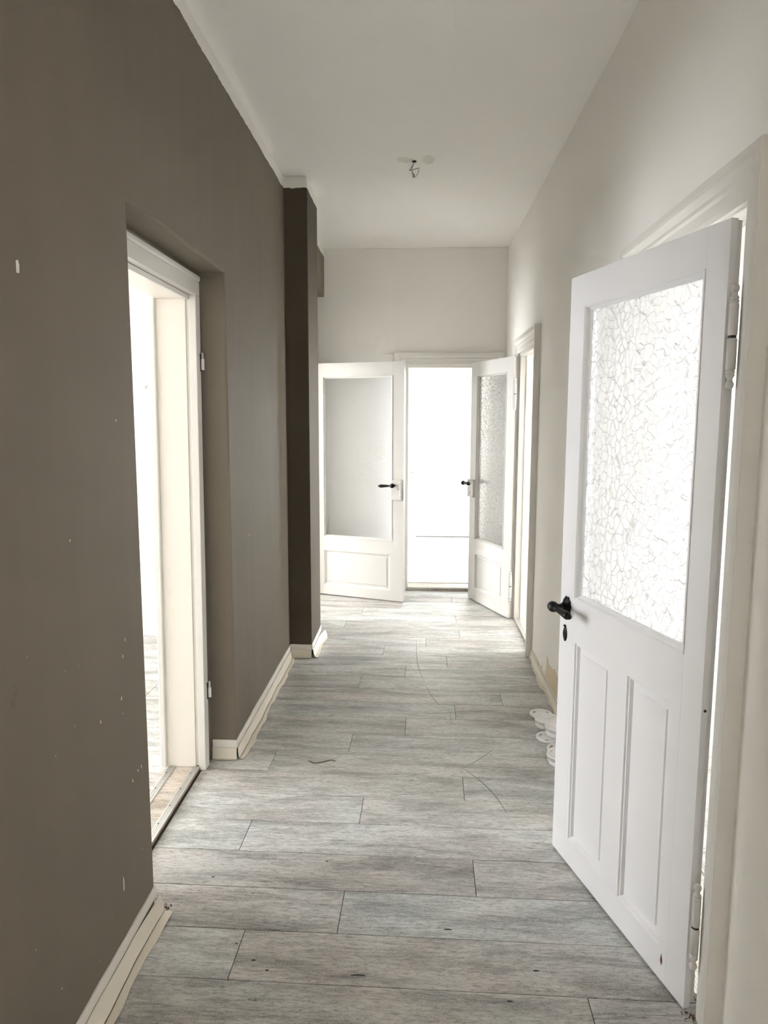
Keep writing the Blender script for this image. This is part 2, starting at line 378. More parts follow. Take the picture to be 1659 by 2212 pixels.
S(box('wall_corner_fill', -1.3, YE - 0.0, 0, WX, YB, ZC, 'white_wall'), 'white wall corner beside the far niche')
for i, (side, x, y0, y1, z0, z1, pw) in enumerate(WINDOWS):
    xo = x - 0.12 if side == 'w' else x + 0.12
    wr = empty('window_%d' % (i + 1), (xo, (y0 + y1) / 2, z0)) if side != 'n' else empty('window_%d' % (i + 1), ((y0 + y1) / 2, x + 0.09, z0), R90)
    S(wr, ['tall white framed window of the niche side room nearest the viewer', 'tall white framed window of the niche side room farther off', 'wide window of the far corner room',
           'window of the near bright room', 'window of the far bright room', 'window of the room at the corridor end', 'unseen wide window added as fill light beside the viewer', 'window in the end wall of the room at the corridor end'][i], 'window')
    hw = (y1 - y0) / 2; hh = z1 - z0
    box('window_frame', -0.03, -hw, 0, 0.03, -hw + 0.05, hh, 'door', wr); box('window_frame', -0.03, hw - 0.05, 0, 0.03, hw, hh, 'door', wr)
    box('window_frame', -0.03, -hw + 0.05, 0, 0.03, hw - 0.05, 0.05, 'door', wr); box('window_frame', -0.03, -hw + 0.05, hh - 0.05, 0.03, hw - 0.05, hh, 'door', wr)
    box('mullion', -0.03, -0.03, 0.05, 0.03, 0.03, hh - 0.05, 'door', wr)
    box('glass_pane', -0.003, -hw + 0.05, 0.05, 0.003, -0.03, hh - 0.05, 'pane', wr); box('glass_pane', -0.003, 0.03, 0.05, 0.003, hw - 0.05, hh - 0.05, 'pane', wr)

# ------------------------------------------------------------------ plank floor, every plank a piece
PW, SL = 0.1941, -0.0155
PANG = math.atan(SL)
def plank(x0, x1, yc, w_=PW, mat='plank'):
    """one plank centred on the row line; x0, x1 are its ends"""
    g = 0.0010; L = (x1 - x0) / 2; hw = w_ / 2 - g
    bm = bmesh.new()
    ch = 0.0007
    loft(bm, [[(-L + g, -hw, -0.0042), (L - g, -hw, -0.0042), (L - g, hw, -0.0042), (-L + g, hw, -0.0042)],
              [(-L + g, -hw, -ch), (L - g, -hw, -ch), (L - g, hw, -ch), (-L + g, hw, -ch)],
              [(-L + g + ch, -hw + ch, 0), (L - g - ch, -hw + ch, 0), (L - g - ch, hw - ch, 0), (-L + g + ch, hw - ch, 0)]])
    o = finish('plank', bm, mat, floor)
    xc = (x0 + x1) / 2
    o.location = (xc, yc + SL * xc, 0); o.rotation_euler = (0, 0, PANG)
    return o
BUTT = {-1: 0.453, 0: -0.498, 1: -0.223, 2: 0.198, 3: -0.61, 4: -0.205, 5: 0.198, 6: -0.628, 7: -0.30, 8: -0.049, 9: 0.203, 10: 0.459,
        11: -0.32, 12: -0.063, 13: 0.19, 14: -0.21, 15: 0.065, 16: 0.30, 17: -0.52, 18: 0.295, 19: -0.42, 20: -0.12, 21: 0.29, 22: -0.35}
PL = 1.25
def rows(k0, k1, xmin, xmax, butt, y_off=1.751):
    for k in range(k0, k1):
        yc = y_off + PW * (k + 0.5); b0 = butt(k)
        e = b0
        while e > xmin: e -= PL
        cuts = [xmin]; e += PL
        while e < xmax:
            if e - cuts[-1] > 0.02: cuts.append(e)
            e += PL
        cuts.append(xmax)
        for a, b_ in zip(cuts, cuts[1:]): plank(a, b_, yc)
rows(-8, 23, -0.925, 0.735, lambda k: BUTT.get(k, (k * 0.377) % PL - 0.6))
rows(23, 38, -0.95, 1.35, lambda k: (k * 0.713 + 0.2) % PL)           # room at the end
rows(2, 16, -3.0, -1.05, lambda k: {8: -1.71, 9: -1.2}.get(k, -(k * 0.531) % PL - 2.4))   # niche side room
rows(13, 20, 0.99, 2.2, lambda k: (k * 0.47) % PL + 0.9)               # bright room on the right

def ribbon(name, pts, wd, mat, z=0.0004):
    """a shallow mark lying on the floor"""
    P = smooth_pts([(x, y, z) for x, y in pts], 5); bm = bmesh.new(); n = len(P)
    ra, rb = [], []
    for i, q in enumerate(P):
        d = (P[min(i + 1, n - 1)] - P[max(i - 1, 0)]).normalized(); s_ = Vector((-d.y, d.x, 0)) * wd * (0.35 + 0.65 * math.sin(math.pi * (i + 0.6) / (n + 0.2)))
        ra.append(q + s_); rb.append(q - s_)
    for i in range(n - 1):
        bm.faces.new([bm.verts.new(v) for v in (ra[i], rb[i], rb[i + 1], ra[i + 1])])
    return finish(name, bm, mat, floor)

# ------------------------------------------------------------------ door casings and linings
PROF = [(0.0, 0.0), (0.0, 0.016), (0.012, 0.019), (0.040, 0.019), (0.046, 0.026), (0.058, 0.024), (0.066, 0.029), (0.074, 0.036), (0.082, 0.038), (0.098, 0.038), (0.100, 0.036), (0.100, 0.0)]
def casing(parent, mp, t0, t1, z1, mat='casing', prof=PROF, foot=0.002):
    for side in (-1, 1):
        tt = t0 if side < 0 else t1
        bm = bmesh.new()
        loft(bm, [[mp(tt + side * o, foot, d) for o, d in prof], [mp(tt + side * o, z1 + o, d) for o, d in prof]])
        finish('casing_leg', bm, mat, parent)
    bm = bmesh.new()
    loft(bm, [[mp(t0 - o, z1 + o, d) for o, d in prof], [mp(t1 + o, z1 + o, d) for o, d in prof]])
    finish('casing_head', bm, mat, parent)
def lining(parent, mp, t0, t1, z1, depth, th=0.018, mat='casing', stop=None):
    """boards lining the opening, mp(t, z, d) with d<0 into the wall"""
    def bx(name, a0, a1, b0, b1, d0, d1):
        bm = bmesh.new(); loft(bm, [[mp(a0, b0, d0), mp(a1, b0, d0), mp(a1, b1, d0), mp(a0, b1, d0)], [mp(a0, b0, d1), mp(a1, b0, d1), mp(a1, b1, d1), mp(a0, b1, d1)]])
        finish(name, bm, mat, parent, 0.0015)
    bx('jamb_lining', t0 - th, t0, 0.002, z1, 0.0, -depth); bx('jamb_lining', t1, t1 + th, 0.002, z1, 0.0, -depth)
    bx('head_lining', t0 - th, t1 + th, z1, z1 + th, 0.0, -depth)
    if stop:
        bx('door_stop', t0, t0 + 0.014, 0.002, z1, -stop, -depth); bx('door_stop', t1 - 0.014, t1, 0.002, z1, -stop, -depth)
        bx('door_stop', t0 + 0.014, t1 - 0.014, z1 - 0.014, z1, -stop, -depth)
def mR(t, z, d): return (XR - d, t, z)
def mE(t, z, d): return (t, YE - d, z)

# near doorway in the white wall
t = S(empty('trim_1', (0, 0, 0)), 'moulded white casing of the nearest doorway behind the glazed door', 'door casing')
casing(t, mR, 1.694, 2.54, 1.97); lining(t, mR, 1.735, 2.495, 1.965, EX - XR, stop=0.042)
# second doorway in the white wall
t = S(empty('trim_2', (0, 0, 0)), 'moulded white casing of the second doorway in the white wall', 'door casing')
casing(t, mR, 4.585, 5.385, 1.955); lining(t, mR, 4.585, 5.34, 1.935, EX - XR, stop=0.042)
def sill(parent, mp, t0, t1, d0, d1, h=0.016):
    def bx(name, a0, a1, e0, e1, z0, z1, mt, bv=0.001):
        bm = bmesh.new(); loft(bm, [[mp(a0, z0, e0), mp(a1, z0, e0), mp(a1, z0, e1), mp(a0, z0, e1)], [mp(a0, z1, e0), mp(a1, z1, e0), mp(a1, z1, e1), mp(a0, z1, e1)]])
        return finish(name, bm, mt, parent, bv)
    bx('sill_board', t0, t1, d0, d1, 0.0005, h, 'sill')
    for e in (d0, d1 + 0.03):
        bx('metal_strip', t0, t1, e + 0.002, e - 0.028, h - 0.001, h + 0.0035, 'steel', 0.0012)
        for q in (0.006, 0.013, 0.020): bx('strip_rib', t0, t1, e - q, e - q - 0.0028, h + 0.003, h + 0.0052, 'steel', 0.0008)
        n = 6
        for i in range(n):
            bm = bmesh.new(); tt = t0 + (t1 - t0) * (i + 0.5) / n; lathe(bm, [(0.003, 0), (0.0028, 0.0012), (0.001, 0.0018)], mp(tt, h + 0.0048, e - 0.0170), (0, 0, 1), 8)
            finish('screw', bm, 'slot', parent)
s1 = S(empty('trim_3', (0, 0, 0)), 'wooden sill with ribbed metal strips in the second doorway of the white wall', 'door sill')
sill(s1, mR, 4.6, 5.325, -0.005, -(EX - XR))
s1 = S(empty('trim_4', (0, 0, 0)), 'white moulded casing of the doorway in the end wall', 'door casing')
casing(s1, mE, -0.105, 0.605, 1.935); lining(s1, mE, -0.097, 0.597, 1.928, YB - YE, stop=0.045)
s1 = S(empty('trim_5', (0, 0, 0)), 'sill with ribbed strips under the bright far doorway', 'door sill')
sill(s1, mE, -0.08, 0.58, -0.005, -(YB - YE), 0.022)
s1 = S(empty('trim_8', (0, 0, 0)), 'sill under the nearest glazed door', 'door sill')
sill(s1, mR, 1.75, 2.48, -0.005, -(EX - XR))

# ------------------------------------------------------------------ niche doorway in the taupe wall (frame leans, as in the old house)
LEAN = 0.0275
def leaned(bm):
    for v in bm.verts: v.co.y += LEAN * v.co.z
def lbox(name, x0, y0, z0, x1, y1, z1, mat, parent, bev=0.0015):
    bm = bmesh.new(); add_box(bm, x0, y0, z0, x1, y1, z1); leaned(bm); return finish(name, bm, mat, parent, bev)
fr = S(empty('trim_6', (0, 0, 0)), 'cream painted frame and deep lining of the open niche doorway', 'door frame')
lbox('frame_post', -0.922, 2.905, 0.002, -0.893, 2.961, 1.985, 'casing', fr, 0.002)
lbox('frame_post', -0.922, 2.085, 0.002, -0.893, 2.14, 1.985, 'casing', fr, 0.002)
lbox('frame_head', -0.922, 2.085, 1.985, -0.893, 2.961, 2.040, 'casing', fr, 0.002)
lbox('head_capping', -0.926, 2.085, 2.040, -0.886, 2.955, 2.064, 'casing', fr, 0.006)
lbox('rebate_strip', -0.936, 2.911, 0.02, -0.922, 2.935, 1.975, 'casing', fr, 0.001)
lbox('rebate_strip', -0.936, 2.12, 1.965, -0.922, 2.93, 1.985, 'casing', fr, 0.001)
lbox('jamb_lining', -1.058, 2.905, 0.016, -0.936, 2.93, 1.97, 'lining', fr, 0.001)
lbox('jamb_lining', -1.058, 2.115, 0.016, -0.936, 2.14, 1.97, 'lining', fr, 0.001)
lbox('head_lining', -1.058, 2.115, 1.97, -0.936, 2.93, 1.99, 'lining', fr, 0.001)
lbox('room_side_casing', -1.082, 2.888, 0.016, -1.058, 2.97, 2.05, 'casing', fr, 0.003)
lbox('room_side_casing', -1.082, 2.09, 1.985, -1.058, 2.888, 2.05, 'casing', fr, 0.003)
for z in (1.735, 0.35):
    yy = 2.958 + LEAN * z
    bm = bmesh.new(); lathe(bm, [(0.0065, 0), (0.0085, 0.001), (0.0085, 0.044), (0.007, 0.045)], (-0.886, yy, z - 0.045), (0, 0, 1), 12)
    h = finish('hinge_barrel', bm, 'casing', fr, smooth=True)
    bm = bmesh.new(); lathe(bm, [(0.0055, 0), (0.0055, 0.022), (0.003, 0.026)], (-0.886, yy, z), (0, 0, 1), 12)
    finish('hinge_pin', bm, 'steel', h, smooth=True)
    bm = bmesh.new(); add_box(bm, -0.894, yy - 0.012, z - 0.05, -0.890, yy + 0.002, z + 0.02); finish('hinge_leaf', bm, 'dirt', h)
sl = S(empty('trim_7', (0, 0, 0)), 'worn wooden sill with ribbed metal strips in the niche doorway', 'door sill')
def mL(t_, z, d): return (-0.922 + d, t_, z)
sill(sl, mL, 2.14, 2.906, 0.0, -0.132, 0.016)
box('dark_gap', -0.9215, 2.02, 0.0003, -0.912, 2.906, 0.002, 'dirt', sl)  # dark strip in the gap along the sill's front

# far niche doorway (hidden behind the pier): plain frame
fr2 = S(empty('trim_9', (0, 0, 0)), 'white frame of the far niche doorway beside the end wall', 'door frame')
for a in (5.23, 6.02): box('frame_post', -0.925, a, 0.002, -0.893, a + 0.05, 2.0, 'casing', fr2, 0.002)
box('frame_head', -0.925, 5.23, 1.95, -0.893, 6.07, 2.0, 'casing', fr2, 0.002)

# ------------------------------------------------------------------ door leaves
def lever_handle(parent, sgn, s_, z, dirn, t_face=0.0, rosette=True, scale=1.0, droop=0.0, name='handle'):
    """black iron lever: neck out of the face, ball, grip along dirn*x"""
    h = empty(name, (s_, t_face, z)); h.parent = parent
    k = scale
    if rosette:
        bm = bmesh.new(); seg = 20
        prof = [(0.030, 0.0), (0.031, 0.004), (0.022, 0.010), (0.014, 0.016), (0.010, 0.022)]
        rings = []
        for r, d in prof:
            rr = []
            for i in range(seg):
                a = 2 * math.pi * i / seg; f = 1 + (0.10 if i % 2 == 0 else -0.06) * (r > 0.02)
                rr.append((math.cos(a) * r * f * 0.8 * k, sgn * d * k, math.sin(a) * r * f * k))
            rings.append(rr)
        loft(bm, rings); finish('rosette', bm, 'black', h, smooth=True)
    bm = bmesh.new(); lathe(bm, [(0.009 * k, 0.0), (0.010 * k, 0.012), (0.008 * k, 0.025), (0.0095 * k, 0.038), (0.009 * k, 0.050)], (0, sgn * 0.004, 0), (0, sgn, 0), 12)
    finish('neck', bm, 'black', h, smooth=True)
    bm = bmesh.new(); c0 = (0, sgn * 0.052 * k, 0)
    lathe(bm, [(0.002 * k, -0.030 * k), (0.0065 * k, -0.027 * k), (0.006 * k, -0.021 * k), (0.008 * k, -0.019 * k), (0.0165 * k, -0.010 * k), (0.018 * k, 0.0), (0.0165 * k, 0.010 * k), (0.010 * k, 0.017 * k),
               (0.008 * k, 0.020 * k), (0.0095 * k, 0.045 * k), (0.0125 * k, 0.085 * k), (0.0135 * k, 0.098 * k), (0.011 * k, 0.106 * k), (0.007 * k, 0.109 * k), (0.008 * k, 0.115 * k), (0.003 * k, 0.120 * k)],
          c0, (dirn, 0, -droop), 16)
    finish('lever', bm, 'black', h, smooth=True)
    return h
def hinge(parent, s_, y_, z, mat='door_old'):
    """barrel hinge with turned finials, z is the middle"""
    bm = bmesh.new()
    lathe(bm, [(0.0095, 0.003), (0.0105, 0.006), (0.0105, 0.070), (0.0085, 0.073), (0.0105, 0.077), (0.0085, 0.081), (0.0102, 0.085), (0.0065, 0.090), (0.0055, 0.096), (0.0085, 0.100), (0.0098, 0.106), (0.0075, 0.112), (0.002, 0.115)], (s_, y_, z), (0, 0, 1), 14)
    h = finish('hinge', bm, mat, parent, smooth=True)
    bm = bmesh.new()
    lathe(bm, [(0.0095, 0.003), (0.0110, 0.006), (0.0110, 0.070), (0.0088, 0.073), (0.0108, 0.077), (0.0088, 0.081), (0.0105, 0.085), (0.0065, 0.090), (0.0055, 0.096), (0.0085, 0.100), (0.0098, 0.106), (0.0075, 0.112), (0.002, 0.115)], (s_, y_, z), (0, 0, -1), 14)
    finish('lower_barrel', bm, mat, h, smooth=True)
    bm = bmesh.new(); lathe(bm, [(0.0088, -0.0032), (0.0088, 0.0032)], (s_, y_, z), (0, 0, 1), 14)
    finish('pin_ring', bm, 'black2', h)
    return h
def door_leaf(name, label, loc, ang, W_, H_, side, mat, glassr, panels, rails, mid=None, T=0.040, z0=0.008, gmat='glass'):
    """x: hinge to free edge, the seen face at y=0 looking to side*y. glassr (s0,s1,z0,z1); panels the same."""
    d = empty(name, (loc[0], loc[1], 0), ang); tag(d, label, 'door', 'structure')
    sg = side
    def Y(v): return sg * v
    def bx(nm, a0, a1, b0, b1, y0=0.0, y1=None, mt=mat, bv=0.0004, par=d):
        y1 = -T if y1 is None else y1
        bm = bmesh.new(); add_box(bm, a0, min(Y(y0), Y(y1)), b0, a1, max(Y(y0), Y(y1)), b1); return finish(nm, bm, mt, par, bv)
    g0, g1, gz0, gz1 = glassr
    p_lo = min(p[2] for p in panels); p_hi = max(p[3] for p in panels)
    bm = bmesh.new()
    pl = [(0, 0), (g0, 0), (g0, -T), (0.014, -T), (0.014, -0.018), (0, -0.018)]
    loft(bm, [[(a, Y(q), z0) for a, q in pl], [(a, Y(q), H_) for a, q in pl]]); finish('stile', bm, mat, d, 0.0004)
    bx('stile', g1, W_, z0, H_)
    bx('rail', g0, g1, gz1, H_)
    bx('rail', g0, g1, p_hi, gz0); bx('rail', g0, g1, z0, p_lo)
    # inner fill between stiles and panels
    edges = sorted([(p[0], p[1]) for p in panels])
    cur = g0
    for a, b_ in edges:
        if a - cur > 0.002: bx('stile', cur, a, p_lo, p_hi)
        cur = b_
    if g1 - cur > 0.002: bx('stile', cur, g1, p_lo, p_hi)
    for face in (1, -1):
        def FY(v): return Y(-v) if face > 0 else Y(-T + v)
        # raised panels
        for a0, a1, b0, b1 in panels:
            bm = bmesh.new()
            rings = []
            for ins, dep in ((0.0, 0.001), (0.003, 0.0045), (0.007, 0.005), (0.011, 0.011), (0.013, 0.0135), (0.030, 0.0135), (0.033, 0.0095)):
                rings.append([(a0 + ins, FY(dep), b0 + ins), (a1 - ins, FY(dep), b0 + ins), (a1 - ins, FY(dep), b1 - ins), (a0 + ins, FY(dep), b1 - ins)])
            loft(bm, rings, cap0=False)
            finish('panel', bm, mat, d)
        # glazing beads round the pane
        bm = bmesh.new(); rings = []
        for ins, dep in ((0.0, -0.003), (0.004, -0.0035), (0.0075, 0.0), (0.010, 0.008), (0.0165, 0.0155), (0.0165, 0.019)):
            rings.append([(g0 + ins, FY(dep), gz0 + ins), (g1 - ins, FY(dep), gz0 + ins), (g1 - ins, FY(dep), gz1 - ins), (g0 + ins, FY(dep), gz1 - ins)])
        loft(bm, [[(g0, FY(0.004), gz0), (g1, FY(0.004), gz0), (g1, FY(0.004), gz1), (g0, FY(0.004), gz1)]] + rings, cap0=False, cap1=False)
        finish('glazing_bead', bm, mat, d)
    bx('glass_pane', g0 + 0.004, g1 - 0.004, gz0 + 0.004, gz1 - 0.004, -0.018, -0.022, gmat, 0.0)
    return d

# nearest leaf, half open
A1 = math.radians(90 + 15.898)
d1 = door_leaf('door_1', 'half open white door with patterned glass and two tall panels, nearest to the viewer', (0.6866, 1.7101), A1, 0.7375, 1.9386, 1, 'door',
               (0.078, 0.645, 0.916, 1.844), [(0.115, 0.320, 0.098, 0.776), (0.415, 0.628, 0.098, 0.776)], None)
for z in (1.679, 0.25): hinge(d1, -0.021, -0.004, z)
lever_handle(d1, 1, 0.688, 0.884, -1, droop=0.04)
lever_handle(d1, -1, 0.688, 0.884, -1, t_face=-0.040)
bm = bmesh.new(); rings = []
for f, dp in ((1.0, 0.0), (0.96, 0.003), (0.72, 0.005), (0.55, 0.0042), (0.2, 0.0042)):
    rings.append([(0.696 + 0.0125 * f * math.cos(a) * (1 - 0.35 * abs(math.sin(a)) ** 3), dp, 0.787 + 0.026 * f * math.sin(a)) for a in [2 * math.pi * i / 24 for i in range(24)]])
loft(bm, rings); esc = finish('keyhole_plate', bm, 'black', d1, smooth=True)
bm = bmesh.new(); lathe(bm, [(0.0035, 0), (0.0045, 0.003), (0.0015, 0.006)], (0.696, 0.002, 0.815), (0, 1, 0), 10); finish('finial', bm, 'black', esc, smooth=True)
bm = bmesh.new(); loft(bm, [[(0.103, 0.0003, 0.064), (0.099, 0.0003, 0.086), (0.094, 0.0003, 0.066), (0.097, 0.0003, 0.052)], [(0.103, 0.0008, 0.064), (0.099, 0.0008, 0.086), (0.094, 0.0008, 0.066), (0.097, 0.0008, 0.052)]])
ch = finish('paint_chip', bm, 'red', d1); ch['label'] = 'dark red undercoat chip'
bm = bmesh.new(); lathe(bm, [(0.004, 0), (0.003, 0.002), (0.001, 0.003)], (-0.0003, -0.010, 0.80), (-1, 0, 0), 10); finish('rust_hole', bm, 'dirt', d1)

# far leaf hinged on the white wall
A2 = math.radians(90 + 21.73)
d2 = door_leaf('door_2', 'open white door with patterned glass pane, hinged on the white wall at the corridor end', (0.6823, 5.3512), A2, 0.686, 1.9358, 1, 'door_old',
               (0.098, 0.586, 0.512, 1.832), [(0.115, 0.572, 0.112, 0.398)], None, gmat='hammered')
for z in (1.668, 0.255): hinge(d2, -0.020, -0.004, z)
lock = box('lock_box', 0.590, 0.0005, 0.856, 0.690, 0.020, 1.000, 'door_old', d2, 0.003)
box('bolt_plate', 0.6865, -0.030, 0.87, 0.6890, -0.004, 0.985, 'steel', d2)
box('keyhole', 0.632, 0.0198, 0.880, 0.637, 0.0206, 0.905, 'slot', lock)
for xx, zz in ((0.60, 0.990), (0.682, 0.990), (0.60, 0.866), (0.682, 0.866)):
    bm = bmesh.new(); lathe(bm, [(0.004, 0), (0.003, 0.002)], (xx, 0.020, zz), (0, 1, 0), 8); finish('screw', bm, 'slot', lock)
lever_handle(d2, 1, 0.660, 0.972, -1, t_face=0.020, rosette=False)
lever_handle(d2, -1, 0.660, 0.980, -1, t_face=-0.040)

# far leaf standing across the corridor end, hinged in the far niche
A3 = math.radians(-19.42)
hx, hy = -0.8069 - 0.0755 * 0.9431, 6.0407 + 0.0755 * 0.3325
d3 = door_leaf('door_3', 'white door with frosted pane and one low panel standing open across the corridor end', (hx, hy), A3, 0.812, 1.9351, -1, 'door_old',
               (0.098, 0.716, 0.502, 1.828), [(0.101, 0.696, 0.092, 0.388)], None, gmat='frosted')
lock = box('lock_box', 0.712, -0.0185, 0.843, 0.800, -0.0005, 0.998, 'door_old', d3, 0.002)
box('latch_cover', 0.785, -0.024, 0.86, 0.797, -0.0005, 0.982, 'casing', lock, 0.002)
for xx, zz in ((0.793, 0.975), (0.793, 0.868), (0.775, 0.93)):
    bm = bmesh.new(); lathe(bm, [(0.0035, 0), (0.003, 0.0025)], (xx, -0.0235, zz), (0, -1, 0), 8); finish('screw', bm, 'slot', lock)
lever_handle(d3, -1, 0.742, 0.960, -1, t_face=-0.0185, rosette=False, droop=0.05)
for z in (1.668, 0.255): hinge(d3, -0.014, -0.004, z)

# ------------------------------------------------------------------ skirtings
def skirting(name, label, p0, p1, nrm, top=0.09, seam=0.052, lip=0.036, wave=0.006, curl0=0.0, curl1=0.0, lean=0.012, n=40, seed=1, lipz=0.004, dull=False):
    """painted strip above, loose yellowed vinyl strip below with a lip on the floor; nrm points into the corridor"""
    rnd = random.Random(seed); e = empty(name, (0, 0, 0)); S(e, label, 'baseboard')
    a = Vector((p0[0], p0[1], 0)); b_ = Vector((p1[0], p1[1], 0)); nv = Vector((nrm[0], nrm[1], 0)); L = (b_ - a).length
    ph = [rnd.uniform(0, 6.28) for _ in range(6)]
    def wv(s, i): return math.sin(s * 9 + ph[i]) * 0.5 + math.sin(s * 23 + ph[i + 1]) * 0.3 + math.sin(s * 51 + ph[i + 2]) * 0.2
    st = [i / n for i in range(n + 1)]
    def prof_sweep(nm, fn, mat, par):
        bm = bmesh.new(); rings = []
        for t_ in st:
            q = a + (b_ - a) * t_
            rings.append([q + nv * o + Vector((0, 0, z)) for o, z in fn(t_ * L, t_)])
        loft(bm, rings); return finish(nm, bm, mat, par, smooth=True)
    prof_sweep('upper_strip', lambda s, t_: [(0.0005, seam), (0.0045, seam), (0.0045, top + 0.0015 * wv(s, 0)), (0.0005, top + 0.0015 * wv(s, 0))], 'skirt_white', e)
    def curl(t_):
        c = 0.0
        if curl0: c += curl0 * max(0, 1 - t_ * L / 0.22) ** 2
        if curl1: c += curl1 * max(0, 1 - (1 - t_) * L / 0.22) ** 2
        return c
    def up(s, t_):
        w0 = 0.003 + 0.003 * (wv(s, 1) + 1) * 0.5 + curl(t_); zt = seam + 0.004 * wv(s, 2) + 0.004
        bo = lean + wave * 0.5 * wv(s, 0) + curl(t_)
        return [(w0 + 0.003, zt), (w0 + 0.0055, zt), (w0 + bo * 0.4 + 0.004, 0.030), (bo + 0.008, 0.008), (bo + 0.004, 0.0075), (w0 + bo * 0.4 + 0.0015, 0.029)]
    u_ = prof_sweep('vinyl_strip', up, 'vinyl', e)
    def lp(s, t_):
        bo = lean + wave * 0.5 * wv(s, 0) + curl(t_); ed = bo + lip + wave * wv(s, 3)
        zl = lipz + 0.004 * max(0, wv(s, 2))
        return [(bo + 0.009, 0.0030), (bo + 0.010, 0.0062), (bo + 0.4 * lip, 0.0042 + zl * 0.5), (ed, zl), (ed - 0.001, zl - 0.0018), (bo + 0.4 * lip, 0.0024 + zl * 0.3)]
    prof_sweep('floor_lip', lp, 'vinyl', u_)
    return e
skirting('baseboard_left_near', 'yellowed loose skirting strip curling away from the taupe wall nearest the viewer', (XL, 0.9), (XL, 2.016), (1, 0), lip=0.034, curl1=0.008, lean=0.014, seed=3)
skirting('baseboard_left_middle', 'wavy peeling skirting strip between the door niche and the dark brown pier', (XL, 3.02), (XL, 4.384), (1, 0), lip=0.030, wave=0.009, lean=0.010, seed=5, n=70)
skirting('baseboard_niche', 'short skirting strip inside the door niche', (XN + 0.016, 3.017), (XL + 0.004, 3.017), (0, -1), lip=0.010, wave=0.002, lean=0.004, seed=8, n=10)
skirting('baseboard_pier_front', 'short beige skirting across the foot of the dark brown pier', (XL + 0.006, YP0), (XP, YP0), (0, -1), lip=0.008, wave=0.001, lean=0.003, seed=9, n=10)
skirting('baseboard_pier_side', 'bright torn skirting strip on the side of the brown pier', (XP, YP0 + 0.01), (XP, YP1), (1, 0), lip=0.022, wave=0.006, lean=0.014, curl1=0.02, seed=12, n=24)
skirting('baseboard_right', 'wavy loose skirting strip along the white wall beside the smoke alarms', (XR, 2.56), (XR, 4.475), (-1, 0), top=0.062, seam=0.046, lip=0.020, wave=0.010, lean=0.008, seed=15, n=90)

# bare plaster patch and small chips on the walls
wr = bpy.data.objects['wall_right']; wl = bpy.data.objects['wall_left']
def wall_patch(name, pts, xw, nx, mat, par, th=0.0015):
    bm = bmesh.new(); loft(bm, [[(xw - nx * 0.001, y, z) for y, z in pts], [(xw + nx * th, y, z) for y, z in pts]]); return finish(name, bm, mat, par)
o = wall_patch('bare_patch', [(3.99, 0.062), (3.97, 0.10), (3.95, 0.185), (3.90, 0.155), (3.80, 0.165), (3.72, 0.19), (3.62, 0.175), (3.52, 0.13), (3.45, 0.062)], XR, -1, 'plaster', wr)
o['label'] = 'beige patch where wall covering is torn off'
wall_patch('bare_patch', [(4.12, 0.062), (4.09, 0.10), (4.085, 0.062)], XR, -1, 'plaster', wr)
for y, z, h, w_ in ((1.447, 1.792, 0.013, 0.006), (1.71, 0.74, 0.004, 0.002), (1.88, 0.90, 0.004, 0.0016), (1.86, 0.86, 0.005, 0.002), (1.84, 0.75, 0.005, 0.002), (1.89, 0.49, 0.004, 0.002), (1.93, 0.50, 0.004, 0.002), (1.955, 0.50, 0.004, 0.002), (1.60, 1.22, 0.003, 0.0015), (1.885, 1.49, 0.003, 0.0015), (3.35, 0.95, 0.003, 0.002), (1.80, 0.24, 0.02, 0.003)):
    wall_patch('paint_chip', [(y - w_, z - h), (y + w_ * 0.8, z - h * 0.9), (y + w_, z + h * 0.3), (y + w_ * 0.3, z + h), (y - w_ * 0.9, z + h * 0.8)], XL, 1, 'chip', wl, 0.0006)

# ------------------------------------------------------------------ floor marks
def arc(pts, nm='scratch', wd=0.0016, mt='scratch'): return ribbon(nm, pts, wd, mt)
arc([(0.0, 4.80), (0.004, 4.45), (0.018, 4.22), (0.052, 4.00)])
arc([(0.052, 3.97), (0.085, 3.80), (0.125, 3.68), (0.19, 3.605)])
arc([(0.175, 3.58), (0.175, 3.50), (0.18, 3.44)], wd=0.001)
arc([(0.36, 3.18), (0.29, 3.08), (0.205, 2.985)])
arc([(0.205, 2.985), (0.27, 2.88), (0.32, 2.76), (0.352, 2.63)], wd=0.002)
ribbon('dark_stain', [(-0.47, 3.02), (-0.44, 3.00), (-0.405, 3.01), (-0.37, 3.03), (-0.35, 3.02)], 0.008, 'stain')
for x, y, l in ((-0.445, 1.83, 0.006), (-0.40, 1.795, 0.005), (0.335, 1.83, 0.008), (0.10, 1.98, 0.012), (-0.66, 2.19, 0.006), (0.25, 1.72, 0.008), (-0.15, 1.79, 0.02)):
    ribbon('dark_fleck', [(x - l, y), (x, y + 0.002), (x + l, y)], 0.003, 'slot')
rnd = random.Random(4)
def crumbs(cx, cy_, rx, ry, n, nm, label, mt='rust'):
    bm = bmesh.new()
    for _ in range(n):
        x = cx + rnd.gauss(0, rx); y = cy_ + rnd.gauss(0, ry); s_ = rnd.uniform(0.0005, 0.0016)
        add_box(bm, x - s_, y - s_, 0.0002, x + s_ * rnd.uniform(0.6, 1.6), y + s_ * rnd.uniform(0.6, 1.6), s_ * 1.2)
    o = finish(nm, bm, mt); tag(o, label, 'dirt', 'stuff'); return o
crumbs(0.70, 1.69, 0.010, 0.014, 60, 'rusty_crumbs', 'rusty brown crumbs under the hinge of the nearest door')
crumbs(-0.765, 2.035, 0.006, 0.008, 30, 'brown_fluff', 'brown fluff at the end of the curled skirting')
crumbs(-0.90, 2.86, 0.012, 0.10, 40, 'sill_dirt', 'dark crumbs along the niche sill', 'dirt')

